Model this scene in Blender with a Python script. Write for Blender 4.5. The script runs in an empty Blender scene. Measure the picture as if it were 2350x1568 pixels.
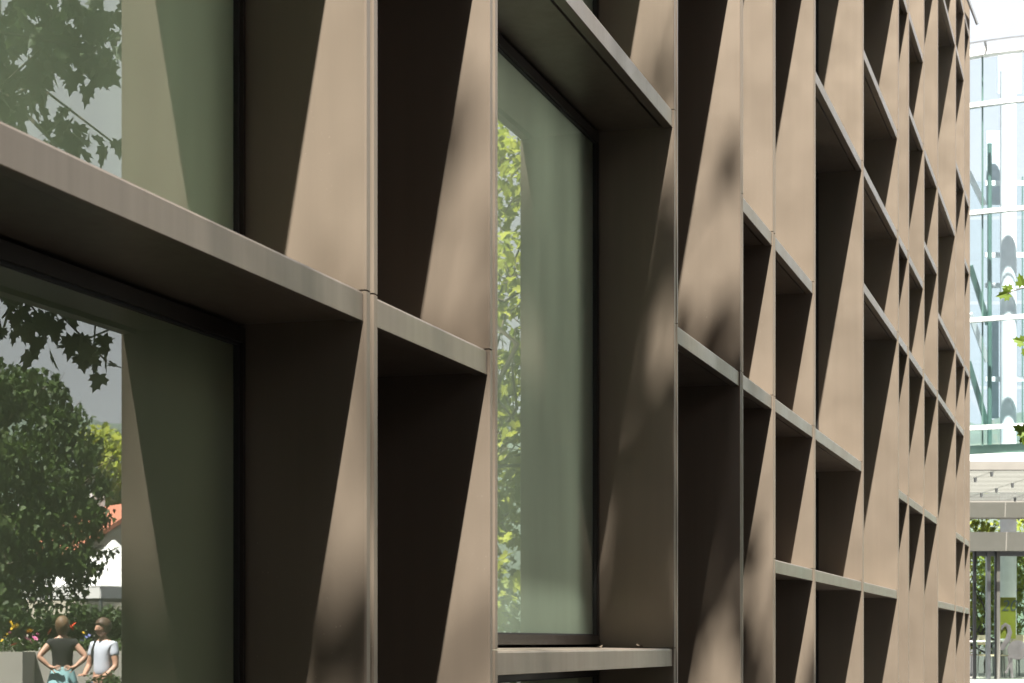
import bpy, bmesh, math, random
import numpy as np
from mathutils import Vector, Matrix
R = math.radians
random.seed(7); rng = np.random.default_rng(11)
scene = bpy.context.scene
COL = scene.collection

# ------------------------------------------------------------------ camera
d = 1.6                       # camera stands this far off the facade plane (m)
F, CX, HZ, W = 4250.0, 1175.0, 1476.0, 2350.0
PHI = math.atan((2540 - CX) / F)
CZ = 1.4
cd = bpy.data.cameras.new('camera'); cam = bpy.data.objects.new('camera', cd); COL.objects.link(cam)
cam.location = (0, -d, CZ)
cam.rotation_euler = (R(90), 0, PHI - R(90))
cd.sensor_width = 36; cd.lens = F / W * 36
cd.shift_y = (HZ - 784) / W
cd.clip_start = 0.05; cd.clip_end = 9000
cd.dof.use_dof = True; cd.dof.focus_distance = 7.0; cd.dof.aperture_fstop = 13
scene.camera = cam
# ------------------------------------------------------------------ sky, sun, exposure
BETA, EL = R(23.0), R(66.0)
SUN = Vector((-math.cos(EL) * math.cos(BETA), -math.cos(EL) * math.sin(BETA), math.sin(EL)))
world = bpy.data.worlds.new('World'); scene.world = world; world.use_nodes = True
nt = world.node_tree; nt.nodes.clear()
wo = nt.nodes.new('ShaderNodeOutputWorld'); bg = nt.nodes.new('ShaderNodeBackground')
sky = nt.nodes.new('ShaderNodeTexSky'); sky.sky_type = 'NISHITA'; sky.sun_disc = False
sky.sun_elevation = EL; sky.sun_rotation = R(247); sky.dust_density = 2.0; sky.air_density = 1.0
tc = nt.nodes.new('ShaderNodeTexCoord'); mp = nt.nodes.new('ShaderNodeMapping'); mp.inputs['Scale'].default_value = (1, 1, 2.4)
nz = nt.nodes.new('ShaderNodeTexNoise'); nz.inputs['Scale'].default_value = 2.2; nz.inputs['Detail'].default_value = 7; nz.inputs['Roughness'].default_value = .55
cr = nt.nodes.new('ShaderNodeValToRGB'); cr.color_ramp.elements[0].position = .36; cr.color_ramp.elements[1].position = .56
cr.color_ramp.elements[0].color = (.86, .86, .86, 1)
mx = nt.nodes.new('ShaderNodeMixRGB'); mx.inputs['Color2'].default_value = (3.4, 3.44, 3.5, 1)
nt.links.new(tc.outputs['Generated'], mp.inputs['Vector']); nt.links.new(mp.outputs[0], nz.inputs['Vector'])
nt.links.new(nz.outputs['Fac'], cr.inputs[0]); nt.links.new(cr.outputs[0], mx.inputs['Fac'])
nt.links.new(sky.outputs[0], mx.inputs['Color1']); nt.links.new(mx.outputs[0], bg.inputs['Color'])
bg.inputs['Strength'].default_value = 0.05
nt.links.new(bg.outputs[0], wo.inputs[0])
sd = bpy.data.lights.new('sun', 'SUN'); sd.energy = 5.0; sd.angle = R(.53); sd.color = (1, .95, .87)
so = bpy.data.objects.new('sun', sd); COL.objects.link(so); so.location = SUN * 40
so.rotation_euler = SUN.to_track_quat('Z', 'Y').to_euler()
vs = scene.view_settings; vs.view_transform = 'Standard'; vs.look = 'None'; vs.gamma = 1; vs.exposure = 2.52
vs.use_curve_mapping = False
scene.cycles.max_bounces = 10; scene.cycles.transparent_max_bounces = 16
scene.cycles.caustics_reflective = False; scene.cycles.caustics_refractive = False

# ------------------------------------------------------------------ helpers
def tag(o, label=None, cat=None, group=None, kind=None):
    if label: o['label'] = label
    if cat: o['category'] = cat
    if group: o['group'] = group
    if kind: o['kind'] = kind
    return o
def empty(name, loc=(0, 0, 0), rz=0):
    o = bpy.data.objects.new(name, None); COL.objects.link(o); o.location = loc; o.rotation_euler = (0, 0, rz)
    o.empty_display_size = .2
    return o
def link(name, me, mat, parent=None):
    o = bpy.data.objects.new(name, me); COL.objects.link(o)
    if mat and not me.materials: me.materials.append(mat)
    if parent: o.parent = parent
    return o
def mesh(name, vs_, fs, smooth=False):
    me = bpy.data.meshes.new(name); me.from_pydata([tuple(v) for v in vs_], [], fs); me.update()
    if smooth: me.polygons.foreach_set('use_smooth', [True] * len(me.polygons))
    return me
class MB:
    def __init__(s): s.v = []; s.f = []
    def box(s, x0, x1, y0, y1, z0, z1):
        b = len(s.v)
        s.v += [(x, y, z) for z in (z0, z1) for y in (y0, y1) for x in (x0, x1)]
        s.f += [tuple(b + i for i in q) for q in ((0, 2, 3, 1), (4, 5, 7, 6), (0, 1, 5, 4), (1, 3, 7, 5), (3, 2, 6, 7), (2, 0, 4, 6))]
        return s
    def prism(s, poly, axis, a0, a1):      # polygon extruded along x / y / z
        b = len(s.v); n = len(poly)
        for a in (a0, a1):
            for p, q in poly:
                s.v.append({'x': (a, p, q), 'y': (p, a, q), 'z': (p, q, a)}[axis])
        s.f.append(tuple(b + i for i in range(n))[::-1]); s.f.append(tuple(b + n + i for i in range(n)))
        for i in range(n):
            j = (i + 1) % n; s.f.append((b + i, b + j, b + n + j, b + n + i))
        return s
    def tube(s, pts, rad, n=7, caps=True):
        pts = [Vector(p) for p in pts]
        if not hasattr(rad, '__len__'): rad = [rad] * len(pts)
        b = len(s.v); up0 = None
        for i, p in enumerate(pts):
            t = (pts[min(i + 1, len(pts) - 1)] - pts[max(i - 1, 0)]).normalized()
            a = t.orthogonal().normalized() if up0 is None else (up0 - t * up0.dot(t)).normalized()
            up0 = a; c = t.cross(a)
            for k in range(n):
                an = 2 * math.pi * k / n
                s.v.append(tuple(p + (a * math.cos(an) + c * math.sin(an)) * rad[i]))
        for i in range(len(pts) - 1):
            for k in range(n):
                k2 = (k + 1) % n
                s.f.append((b + i * n + k, b + i * n + k2, b + (i + 1) * n + k2, b + (i + 1) * n + k))
        if caps:
            s.f.append(tuple(b + k for k in range(n))[::-1]); s.f.append(tuple(b + (len(pts) - 1) * n + k for k in range(n)))
        return s
    def lathe(s, prof, n=16, c=(0, 0, 0)):
        b = len(s.v)
        for r, z in prof:
            for k in range(n):
                a = 2 * math.pi * k / n; s.v.append((c[0] + r * math.cos(a), c[1] + r * math.sin(a), c[2] + z))
        for i in range(len(prof) - 1):
            for k in range(n):
                k2 = (k + 1) % n; s.f.append((b + i * n + k, b + i * n + k2, b + (i + 1) * n + k2, b + (i + 1) * n + k))
        return s
    def ball(s, c, r, n=10, m=6):
        if not hasattr(r, '__len__'): r = (r, r, r)
        b = len(s.v)
        for i in range(m + 1):
            t = math.pi * i / m
            for k in range(n):
                a = 2 * math.pi * k / n
                s.v.append((c[0] + r[0] * math.sin(t) * math.cos(a), c[1] + r[1] * math.sin(t) * math.sin(a), c[2] - r[2] * math.cos(t)))
        for i in range(m):
            for k in range(n):
                k2 = (k + 1) % n; s.f.append((b + i * n + k, b + i * n + k2, b + (i + 1) * n + k2, b + (i + 1) * n + k))
        return s
    def build(s, name, mat, parent=None, smooth=False):
        me = mesh(name, s.v, s.f, smooth)
        return link(name, me, mat, parent)

def P(px, y, D):          # where a thing seen directly at this spot of the view stands, D metres out
    lat = (px - CX) / F * D
    return Vector((D * math.cos(PHI) + lat * math.sin(PHI), -d + D * math.sin(PHI) - lat * math.cos(PHI), CZ + (HZ - y) / F * D))
YG = .196 * d             # depth of the window glass behind the fin fronts
def M(px, y, D):          # where a thing seen mirrored in the window glass really stands in the square
    p = P(px, y, D); return Vector((p.x, 2 * YG - p.y, p.z))
def XF(px):               # distance along the facade of a fin edge
    return d / math.tan(PHI - math.atan((px - CX) / F))

# ------------------------------------------------------------------ materials
def new_mat(name):
    m = bpy.data.materials.new(name); m.use_nodes = True
    n = m.node_tree.nodes; b = n['Principled BSDF']
    return m, m.node_tree, b
def N(t, typ, **kw):
    n = t.nodes.new(typ)
    for k, v in kw.items():
        if k in n.inputs: n.inputs[k].default_value = v
        else: setattr(n, k, v)
    return n
def simple(name, col, rough=.6, metal=0, var=.12, scale=6.0, bump=0.0, spec=.5):
    m, t, b = new_mat(name)
    tcn = N(t, 'ShaderNodeTexCoord'); nn = N(t, 'ShaderNodeTexNoise', Scale=scale, Detail=5.0)
    t.links.new(tcn.outputs['Object'], nn.inputs['Vector'])
    mr = N(t, 'ShaderNodeMapRange'); mr.inputs[1].default_value = .25; mr.inputs[2].default_value = .75
    mr.inputs[3].default_value = 1 - var; mr.inputs[4].default_value = 1 + var
    t.links.new(nn.outputs['Fac'], mr.inputs[0])
    mul = N(t, 'ShaderNodeVectorMath', operation='SCALE'); mul.inputs[0].default_value = col
    t.links.new(mr.outputs[0], mul.inputs['Scale']); t.links.new(mul.outputs[0], b.inputs['Base Color'])
    b.inputs['Roughness'].default_value = rough; b.inputs['Metallic'].default_value = metal
    b.inputs['Specular IOR Level'].default_value = spec
    if bump:
        bn = N(t, 'ShaderNodeBump', Strength=bump, Distance=.01); t.links.new(nn.outputs['Fac'], bn.inputs['Height']); t.links.new(bn.outputs[0], b.inputs['Normal'])
    return m
def bronze(name, col, rough, metal, streak, bumpy=.03):
    m, t, b = new_mat(name)
    g = N(t, 'ShaderNodeTexCoord')
    def noise(sc, det, loc=(0, 0, 0), scale=(1, 1, 1)):
        q = N(t, 'ShaderNodeMapping'); q.inputs['Scale'].default_value = scale; q.inputs['Location'].default_value = loc
        t.links.new(g.outputs['Object'], q.inputs['Vector'])
        n_ = N(t, 'ShaderNodeTexNoise', Scale=sc, Detail=det); t.links.new(q.outputs[0], n_.inputs['Vector']); return n_
    def mrange(src, a, b_, c, e):
        r = N(t, 'ShaderNodeMapRange'); r.inputs[1].default_value = a; r.inputs[2].default_value = b_; r.inputs[3].default_value = c; r.inputs[4].default_value = e
        t.links.new(src, r.inputs[0]); return r
    big = mrange(noise(1.3, 3).outputs['Fac'], .3, .7, .965, 1.035)
    st = mrange(noise(30, 3, scale=(1, 1, .035)).outputs['Fac'], .3, .72, 1 - streak, 1 + streak)
    mm = N(t, 'ShaderNodeMath', operation='MULTIPLY'); t.links.new(big.outputs[0], mm.inputs[0]); t.links.new(st.outputs[0], mm.inputs[1])
    sc = N(t, 'ShaderNodeVectorMath', operation='SCALE'); sc.inputs[0].default_value = col; t.links.new(mm.outputs[0], sc.inputs['Scale'])
    # pale dust specks, thicker in patches
    sp = mrange(noise(150, 1).outputs['Fac'], .765, .785, 0, 1)
    pt = mrange(noise(2.1, 2, (5, 3, 1)).outputs['Fac'], .5, .72, 0, .5)
    sm = N(t, 'ShaderNodeMath', operation='MULTIPLY'); t.links.new(sp.outputs[0], sm.inputs[0]); t.links.new(pt.outputs[0], sm.inputs[1])
    dm = N(t, 'ShaderNodeMixRGB'); dm.inputs['Color2'].default_value = (.62, .58, .5, 1)
    t.links.new(sm.outputs[0], dm.inputs['Fac']); t.links.new(sc.outputs[0], dm.inputs['Color1'])
    t.links.new(dm.outputs[0], b.inputs['Base Color'])
    rr = mrange(noise(3.5, 4, (2, 7, 4)).outputs['Fac'], .3, .7, rough - .05, rough + .08); t.links.new(rr.outputs[0], b.inputs['Roughness'])
    b.inputs['Metallic'].default_value = metal
    bn = N(t, 'ShaderNodeBump', Strength=bumpy, Distance=.02)
    bs = N(t, 'ShaderNodeMath', operation='ADD'); n1 = noise(1.6, 1, (9, 2, 2)); n2 = noise(420, 1)
    n2s = N(t, 'ShaderNodeMath', operation='MULTIPLY'); n2s.inputs[1].default_value = .03; t.links.new(n2.outputs['Fac'], n2s.inputs[0])
    t.links.new(n1.outputs['Fac'], bs.inputs[0]); t.links.new(n2s.outputs[0], bs.inputs[1])
    t.links.new(bs.outputs[0], bn.inputs['Height']); t.links.new(bn.outputs[0], b.inputs['Normal'])
    return m
def glass(name, tint, ior, rough=0.0):
    m, t, b = new_mat(name); t.nodes.remove(b); out = t.nodes['Material Output']
    tr = N(t, 'ShaderNodeBsdfTransparent', Color=(*tint, 1)); gl = N(t, 'ShaderNodeBsdfGlossy', Roughness=rough, Color=(.97, 1, .98, 1))
    fr = N(t, 'ShaderNodeFresnel', IOR=ior); ms = N(t, 'ShaderNodeMixShader')
    gb = N(t, 'ShaderNodeNewGeometry'); io = N(t, 'ShaderNodeMapRange'); io.inputs[3].default_value = ior; io.inputs[4].default_value = 1 / ior     # thin pane: the same from both sides
    t.links.new(gb.outputs['Backfacing'], io.inputs[0]); t.links.new(io.outputs[0], fr.inputs['IOR'])
    # faint rolling of the float glass
    g = N(t, 'ShaderNodeTexCoord'); nn = N(t, 'ShaderNodeTexNoise', Scale=1.1, Detail=1.0); bn = N(t, 'ShaderNodeBump', Strength=.012, Distance=.02)
    t.links.new(g.outputs['Object'], nn.inputs['Vector']); t.links.new(nn.outputs['Fac'], bn.inputs['Height']); t.links.new(bn.outputs[0], gl.inputs['Normal'])
    t.links.new(fr.outputs[0], ms.inputs['Fac']); t.links.new(tr.outputs[0], ms.inputs[1]); t.links.new(gl.outputs[0], ms.inputs[2])
    t.links.new(ms.outputs[0], out.inputs['Surface']); return m
def leafmat(name, c1, c2, transl=.45, scale=1.7):
    m, t, b = new_mat(name); out = t.nodes['Material Output']
    g = N(t, 'ShaderNodeNewGeometry'); n1 = N(t, 'ShaderNodeTexNoise', Scale=scale, Detail=2.0); t.links.new(g.outputs['Position'], n1.inputs['Vector'])
    ri = N(t, 'ShaderNodeMath', operation='MULTIPLY_ADD'); ri.inputs[1].default_value = .7; ri.inputs[2].default_value = -.35
    t.links.new(g.outputs['Random Per Island'], ri.inputs[0])
    ad = N(t, 'ShaderNodeMath', operation='ADD'); t.links.new(n1.outputs['Fac'], ad.inputs[0]); t.links.new(ri.outputs[0], ad.inputs[1])
    cr_ = N(t, 'ShaderNodeMixRGB'); cr_.inputs['Color1'].default_value = (*c1, 1); cr_.inputs['Color2'].default_value = (*c2, 1); cr_.use_clamp = True
    t.links.new(ad.outputs[0], cr_.inputs['Fac']); t.links.new(cr_.outputs[0], b.inputs['Base Color'])
    b.inputs['Roughness'].default_value = .55; b.inputs['Specular IOR Level'].default_value = .3
    tl = N(t, 'ShaderNodeBsdfTranslucent'); t.links.new(cr_.outputs[0], tl.inputs['Color'])
    ms = N(t, 'ShaderNodeMixShader'); ms.inputs[0].default_value = transl
    t.links.new(b.outputs[0], ms.inputs[1]); t.links.new(tl.outputs[0], ms.inputs[2]); t.links.new(ms.outputs[0], out.inputs['Surface'])
    return m
BR = (.216, .176, .135)
m_fin = bronze('bronze_panel', BR, .42, .5, .03, .012)
m_fas = bronze('bronze_fascia', (.245, .206, .168), .36, .8, .08, .02)
m_core = simple('fin_joint_black', (.05, .042, .036), .6, .3)
m_frame = bronze('bronze_window_frame', (.035, .028, .023), .38, .5, .05)
m_gasket = simple('black_rubber', (.012, .012, .012), .6)
m_pane = glass('green_window_glass', (.86, .93, .86), 3.0)
m_clear = glass('clear_curved_glass', (.80, .875, .90), 1.5)
m_door = glass('shop_glass', (.84, .92, .86), 1.55)
def blindmat(name, refl, trans):
    m, t, b = new_mat(name); out_ = t.nodes['Material Output']
    b.inputs['Base Color'].default_value = (*refl, 1); b.inputs['Roughness'].default_value = .9
    g = N(t, 'ShaderNodeTexCoord'); q = N(t, 'ShaderNodeMapping'); q.inputs['Scale'].default_value = (1, 1, .25); nn = N(t, 'ShaderNodeTexNoise', Scale=2.6, Detail=3.0)
    t.links.new(g.outputs['Object'], q.inputs['Vector']); t.links.new(q.outputs[0], nn.inputs['Vector'])
    mr = N(t, 'ShaderNodeMapRange'); mr.inputs[1].default_value = .3; mr.inputs[2].default_value = .7; mr.inputs[3].default_value = .85; mr.inputs[4].default_value = 1.15
    t.links.new(nn.outputs['Fac'], mr.inputs[0]); sc_ = N(t, 'ShaderNodeVectorMath', operation='SCALE'); sc_.inputs[0].default_value = trans; t.links.new(mr.outputs[0], sc_.inputs['Scale'])
    tl = N(t, 'ShaderNodeBsdfTranslucent'); t.links.new(sc_.outputs[0], tl.inputs['Color']); ad = N(t, 'ShaderNodeAddShader')
    t.links.new(b.outputs[0], ad.inputs[0]); t.links.new(tl.outputs[0], ad.inputs[1]); t.links.new(ad.outputs[0], out_.inputs['Surface']); return m
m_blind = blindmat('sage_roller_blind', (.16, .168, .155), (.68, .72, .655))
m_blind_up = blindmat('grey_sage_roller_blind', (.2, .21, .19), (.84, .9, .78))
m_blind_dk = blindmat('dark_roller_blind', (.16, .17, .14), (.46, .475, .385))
m_well = simple('well_bounce_white', (.8, .8, .79), .9, 0, .04)
m_dark = simple('interior_dark', (.03, .03, .028), .9)
m_conc = simple('planter_concrete', (.42, .4, .36), .85, 0, .12, 3, .15)
m_white = simple('white_paint', (.8, .8, .79), .5, 0, .04)
m_beige = simple('pale_beam_paint', (.2, .19, .17), .55, 0, .06)
m_column = simple('grey_concrete_column', (.7, .715, .73), .7, 0, .06)
m_screen = simple('pale_blue_screen', (.4, .46, .5), .6, 0, .1)
m_pave = simple('dark_basalt_paving', (.02, .0195, .019), .8, 0, .15, 2.5, .1)
m_joint = simple('paving_joint', (.03, .029, .027), .9)
m_bark = simple('bark', (.07, .054, .04), .9, 0, .3, 9, .5)
m_green = simple('mullion_green', (.1, .18, .15), .4, .3)
m_grey = simple('grey_steel', (.22, .23, .24), .4, .6)

# ------------------------------------------------------------------ ground
g = MB().box(-590, 1190, -1190, 390, -1.0, -.006)
tag(g.build('ground', m_joint), kind='structure')
pv = MB()
for i in range(-14, 60):
    for j in range(0, 30):
        x0 = i * .8 + (.4 if j % 2 else 0)
        pv.box(x0 + .004, x0 + .796, -.02 - (j + 1) * .8 + .004, -.02 - j * .8 - .004, -.05, random.uniform(-.002, .002))
po = pv.build('paving', m_pave); tag(po, kind='structure')

# ------------------------------------------------------------------ bronze building
Z = {-3: -.80, -2: -.53, -1: -.27, 0: -.013, 1: .266, 2: .4995, 3: .78, 4: 1.02, 5: 1.295, 6: 1.567, 7: 1.81, 8: 2.075, 9: 2.33,
     10: 2.58, 11: 2.865, 12: 3.14, 13: 3.375, 14: 3.65, 15: 3.92, 16: 4.19, 17: 4.45, 18: 4.68, 19: 4.95, 20: 5.2, 21: 5.45}
ZK = {k: CZ + v * d for k, v in Z.items()}
PXR = [867.7, 1143, 1556.5, 1706, 1780, 1872, 1982.5, 2063, 2086.5, 2121.5, 2153, 2194, 2214, 2226]
XR = [XF(p) for p in PXR]
FW = .0457 * d; FL = .029; FG = FW - 2 * FL
XR = [XR[0] - 1.341 * d - .811 * d, XR[0] - 1.341 * d] + XR       # two fins left of the view
cols = [[-3, 0, 3, 8, 13, 17, 21],                                # left of the view
        [-3, 2, 5, 8, 11, 16, 21], [-3, 2, 5, 9, 13, 18, 21], [-3, 0, 5, 8, 12, 16, 21], [-3, 3, 8, 11, 16, 21],
        [-3, 3, 5, 10, 14, 18, 21], [-3, 1, 3, 5, 10, 13, 17, 21], [-3, 1, 3, 8, 13, 17, 21], [-3, 1, 6, 8, 10, 13, 17, 21],
        [-3, 3, 6, 8, 13, 16, 21], [-3, 3, 6, 8, 11, 13, 17, 21], [-3, 3, 6, 9, 11, 16, 19, 21], [-3, 1, 6, 8, 11, 16, 18, 21],
        [-3, 1, 3, 6, 8, 13, 16, 18, 21], [-3, 1, 3, 8, 11, 13, 18, 21]]
wide = {1, 3, 7, 8, 12}
YB = .42                                # back of the cells
bld = empty('office_building', (XR[2], .4, 0))
inv = Matrix.Translation(-bld.location)
def bpart(mb, name, mat, parent=bld, smooth=False):
    o = mb.build(name, mat, parent, smooth)
    o.matrix_parent_inverse = inv if parent is bld else Matrix()
    return o
def chamfer_strip(x0, x1, y0, y1, c=.004):
    return [(x0 + c, y0), (x1 - c, y0), (x1, y0 + c), (x1, y1), (x0, y1), (x0, y0 + c)]
RT, SET, J = .0425 * d, .0065, .0035    # fascia height, set-back, joint
for i in range(len(XR)):
    xr = XR[i]; xl = xr - FW
    for side, c in ((0, i - 1), (1, i)):           # half of a fin belongs to the cell left / right of it
        if c < 0 or c >= len(cols): levels = [-3, 3, 8, 13, 17, 21]
        else: levels = cols[c]
        a0, a1 = (xl, xl + FL) if side == 0 else (xr - FL, xr)
        for k0, k1 in zip(levels[:-1], levels[1:]):
            o = bpart(MB().prism(chamfer_strip(a0, a1, 0, YB), 'z', ZK[k0] + J, ZK[k1]), 'fin_panel', m_fin)
    bpart(MB().box(xl + FL + .0005, xr - FL - .0005, .03, YB - .004, ZK[-3] - .03, ZK[21] + .002), 'fin_joint', m_core)
for c, levels in enumerate(cols):
    x0, x1 = XR[c] + .0006, XR[c + 1] - FW - .0006
    for k in levels:
        zt = ZK[k]
        h = .006
        prof = [(SET + .008, zt + .0003), (SET + .0025, zt - .002), (SET, zt - .007), (SET, zt - RT), (SET + .003, zt - RT - .001), (.042, zt - RT - .001), (.042, zt - RT + .026), (.058, zt - RT + .026),
                (.058, zt - RT + .006), (.066, zt - RT + .006), (YB - .001, zt - RT + .008), (YB - .001, zt + h)]
        bpart(MB().prism(prof[::-1], 'x', x0, x1), 'shelf', m_fas)
    for k0, k1 in zip(levels[:-1], levels[1:]):
        zb, zt = ZK[k0] + .006, ZK[k1] - RT + .007
        if c in wide:
            fw = .035; fj = .012; gz0, gz1 = zb + .009, zt - .009
            fr = MB()
            yf0, yf1 = YG - .014, YB + .02
            for (a, b_, e, f_) in ((x0 + .003, x1 - .003, gz0, gz0 + fw), (x0 + .003, x1 - .003, gz1 - fw, gz1),
                                   (x0 + .003, x0 + .003 + fj, gz0 + fw, gz1 - fw), (x1 - .003 - fj, x1 - .003, gz0 + fw, gz1 - fw)):
                fr.box(a, b_, yf0, yf1, e, f_)
            fr.box(x0 + .003, x1 - .003, yf0 - .004, yf0 - .0005, gz0 + .001, gz0 + fw * .55)      # drip cap on the bottom rail
            wn = bpart(fr, 'window', m_frame)
            ax0, ax1, az0, az1 = x0 + .003 + fj, x1 - .003 - fj, gz0 + fw, gz1 - fw
            gk = MB(); q = .006
            for (a, b_, e, f_) in ((ax0 + .0005, ax1 - .0005, az0 + .0005, az0 + q), (ax0 + .0005, ax1 - .0005, az1 - q, az1 - .0005),
                                   (ax0 + .0005, ax0 + q, az0 + q, az1 - q), (ax1 - q, ax1 - .0005, az0 + q, az1 - q)):
                gk.box(a, b_, YG - .006, YG + .02, e, f_)
            bpart(gk, 'gasket', m_gasket, wn)
            # pane as one sheet: the cavity behind it is closed by the blind
            pm = mesh('pane', [(ax0 + .004, YG, az0 + .004), (ax1 - .004, YG, az0 + .004), (ax1 - .004, YG, az1 - .004), (ax0 + .004, YG, az1 - .004)], [(0, 1, 2, 3)])
            link('glass_pane', pm, m_pane, wn)
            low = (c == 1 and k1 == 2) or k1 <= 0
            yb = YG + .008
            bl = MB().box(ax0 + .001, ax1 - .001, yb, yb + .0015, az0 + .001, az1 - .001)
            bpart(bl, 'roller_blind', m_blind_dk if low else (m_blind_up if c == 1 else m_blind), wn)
            ring = MB(); za, zc = zb - RT * .5, zt + RT * .5
            if c in (1, 3):                    # open to the added well that backlights the blind
                ring.box(x0 - .04, x1 + .04, YB + .0205, YB + .034, za, az0).box(x0 - .04, x1 + .04, YB + .0205, YB + .034, az1, zc)
                ring.box(x0 - .04, ax0, YB + .0205, YB + .034, az0, az1).box(ax1, x1 + .04, YB + .0205, YB + .034, az0, az1)
            else: ring.box(x0, x1, YB + .021, YB + .034, zb - .004, zt + .004)
            bpart(ring, 'backing_board', m_core, wn)
        else:
            bpart(MB().box(x0, x1, YB - .06, YB - .03, zb - .004, zt + .004), 'back_panel', m_fin)
            if c == 2: bpart(MB().box(x0 - .03, x1 + .03, YB + .0205, YB + .034, zb - RT * .5, zt + RT * .5), 'backing_board', m_core)  # keeps the added well's light out of this cell
xe = XR[-1]
wx0, wx1, wy = XR[1] + .02, XR[4] - FW - .02, 2.4          # added unseen well, open to the sky: bounces sun onto the blinds' backs
bpart(MB().box(XR[0] - .3, wx0, YB + .05, 9, 0, ZK[21] + .5), 'core_wall', m_core)
bpart(MB().box(wx1, xe - .02, YB + .05, 9, 0, ZK[21] + .5), 'core_wall', m_core)
bpart(MB().box(wx0, wx1, wy, 9, 0, ZK[21] + .5), 'added_well_wall', m_well)
bpart(MB().box(wx0, wx1, YB + .05, wy, 0, .1), 'added_well_floor', m_well)
bpart(MB().box(XR[4] - FW - .25, XR[4] - FW - .22, YB + .036, wy - .01, .11, ZK[21]), 'added_shade_partition', m_core)  # dark wall added in the well to shade the blind's right edge
bpart(MB().box(XR[0] - .3, xe - .01, .06, YB + .04, 0, ZK[-3] - RT - .004), 'plinth', m_core)
bpart(MB().prism([(.02, ZK[21] + .01), (YB + .3, ZK[21] + .01), (YB + .3, ZK[21] + .16), (.02, ZK[21] + .14)], 'x', XR[0] - .3, xe), 'parapet_cap', m_fas)
tag(bld, 'bronze office facade of deep metal boxes, tall fins and recessed windows', 'building')

# ------------------------------------------------------------------ leaves and trees
def maple_outline():
    half = [(0, 0), (.10, -.10), (.30, -.16), (.27, .02), (.52, .10), (.43, .24), (.50, .42), (.26, .38), (.22, .52), (.27, .70), (.12, .72), (0, 1.0)]
    return half
def leaf_np(simplified=False):
    h = maple_outline() if not simplified else [(0, -.05), (.32, -.1), (.3, .1), (.52, .3), (.24, .4), (.2, .7), (0, 1.0)]
    n = len(h)
    v = [(x, y, .16 * x + -.10 * y * y) for x, y in h] + [(-x, y, .16 * x - .10 * y * y) for x, y in h[1:-1]]
    right = list(range(n)); left = [0] + [n + i for i in range(n - 2)] + [n - 1]
    return np.array(v), [tuple(right), tuple(left[::-1])]
LEAF_HI = leaf_np(); LEAF_LO = leaf_np(True)
def rand_rot(n, droop=.6):
    az = rng.uniform(0, 2 * np.pi, n); tilt = np.clip(rng.normal(droop, .55, n), -1.2, 1.9); tw = rng.normal(0, .6, n)
    y = np.stack([np.cos(az) * np.cos(tilt), np.sin(az) * np.cos(tilt), -np.sin(tilt)], 1)
    up = np.stack([np.cos(az) * np.sin(tilt), np.sin(az) * np.sin(tilt), np.cos(tilt)], 1)
    x = np.cross(y, up); x2 = x * np.cos(tw)[:, None] + up * np.sin(tw)[:, None]; z = np.cross(x2, y)
    return np.stack([x2, y, z], 2)
def leaves_mesh(name, pos, size, hi=False, droop=.6):
    V, Fs = LEAF_HI if hi else LEAF_LO
    n = len(pos); Rm = rand_rot(n, droop); s = size * rng.uniform(.65, 1.25, n)
    VV = np.einsum('nij,kj->nki', Rm, V) * s[:, None, None] + pos[:, None, :]
    nv = len(V); me = bpy.data.meshes.new(name)
    per = [len(f) for f in Fs]; li = np.concatenate([np.array(f) for f in Fs])
    loops = (li[None, :] + (np.arange(n) * nv)[:, None]).ravel()
    tot = np.tile(np.array(per), n); start = np.concatenate([[0], np.cumsum(tot)[:-1]])
    me.vertices.add(n * nv); me.vertices.foreach_set('co', VV.reshape(-1).astype(np.float32))
    me.loops.add(len(loops)); me.loops.foreach_set('vertex_index', loops.astype(np.int32))
    me.polygons.add(len(tot)); me.polygons.foreach_set('loop_start', start.astype(np.int32)); me.polygons.foreach_set('loop_total', tot.astype(np.int32))
    me.update(calc_edges=True); me.validate()
    return me
def clump_points(clumps, dens):
    out = []
    for c, r, *q in clumps:
        rr = np.array(r if hasattr(r, '__len__') else (r, r, r * .8)); k = q[0] if q else 1.0
        n = max(3, int(dens * k * rr[0] * rr[1] * rr[2] * 4.2))
        u = rng.normal(size=(n, 3)); u /= np.linalg.norm(u, axis=1)[:, None]
        rad = rng.uniform(.15, 1, n) ** .5
        p = u * rad[:, None] * rr
        p += rng.normal(0, .06, (n, 3)) * rr
        out.append(p + np.array(c))
    return np.concatenate(out)
def limb(a, b, r0, r1, wob=.12, n=6):
    a, b = Vector(a), Vector(b); L = (b - a).length; pts = []; rad = []
    for i in range(n + 1):
        t = i / n; p = a.lerp(b, t)
        if 0 < i < n: p += Vector([random.gauss(0, wob * L * .12) for _ in range(3)])
        p.z += math.sin(t * math.pi) * L * .05
        pts.append(p); rad.append(r0 + (r1 - r0) * t)
    return pts, rad
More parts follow.
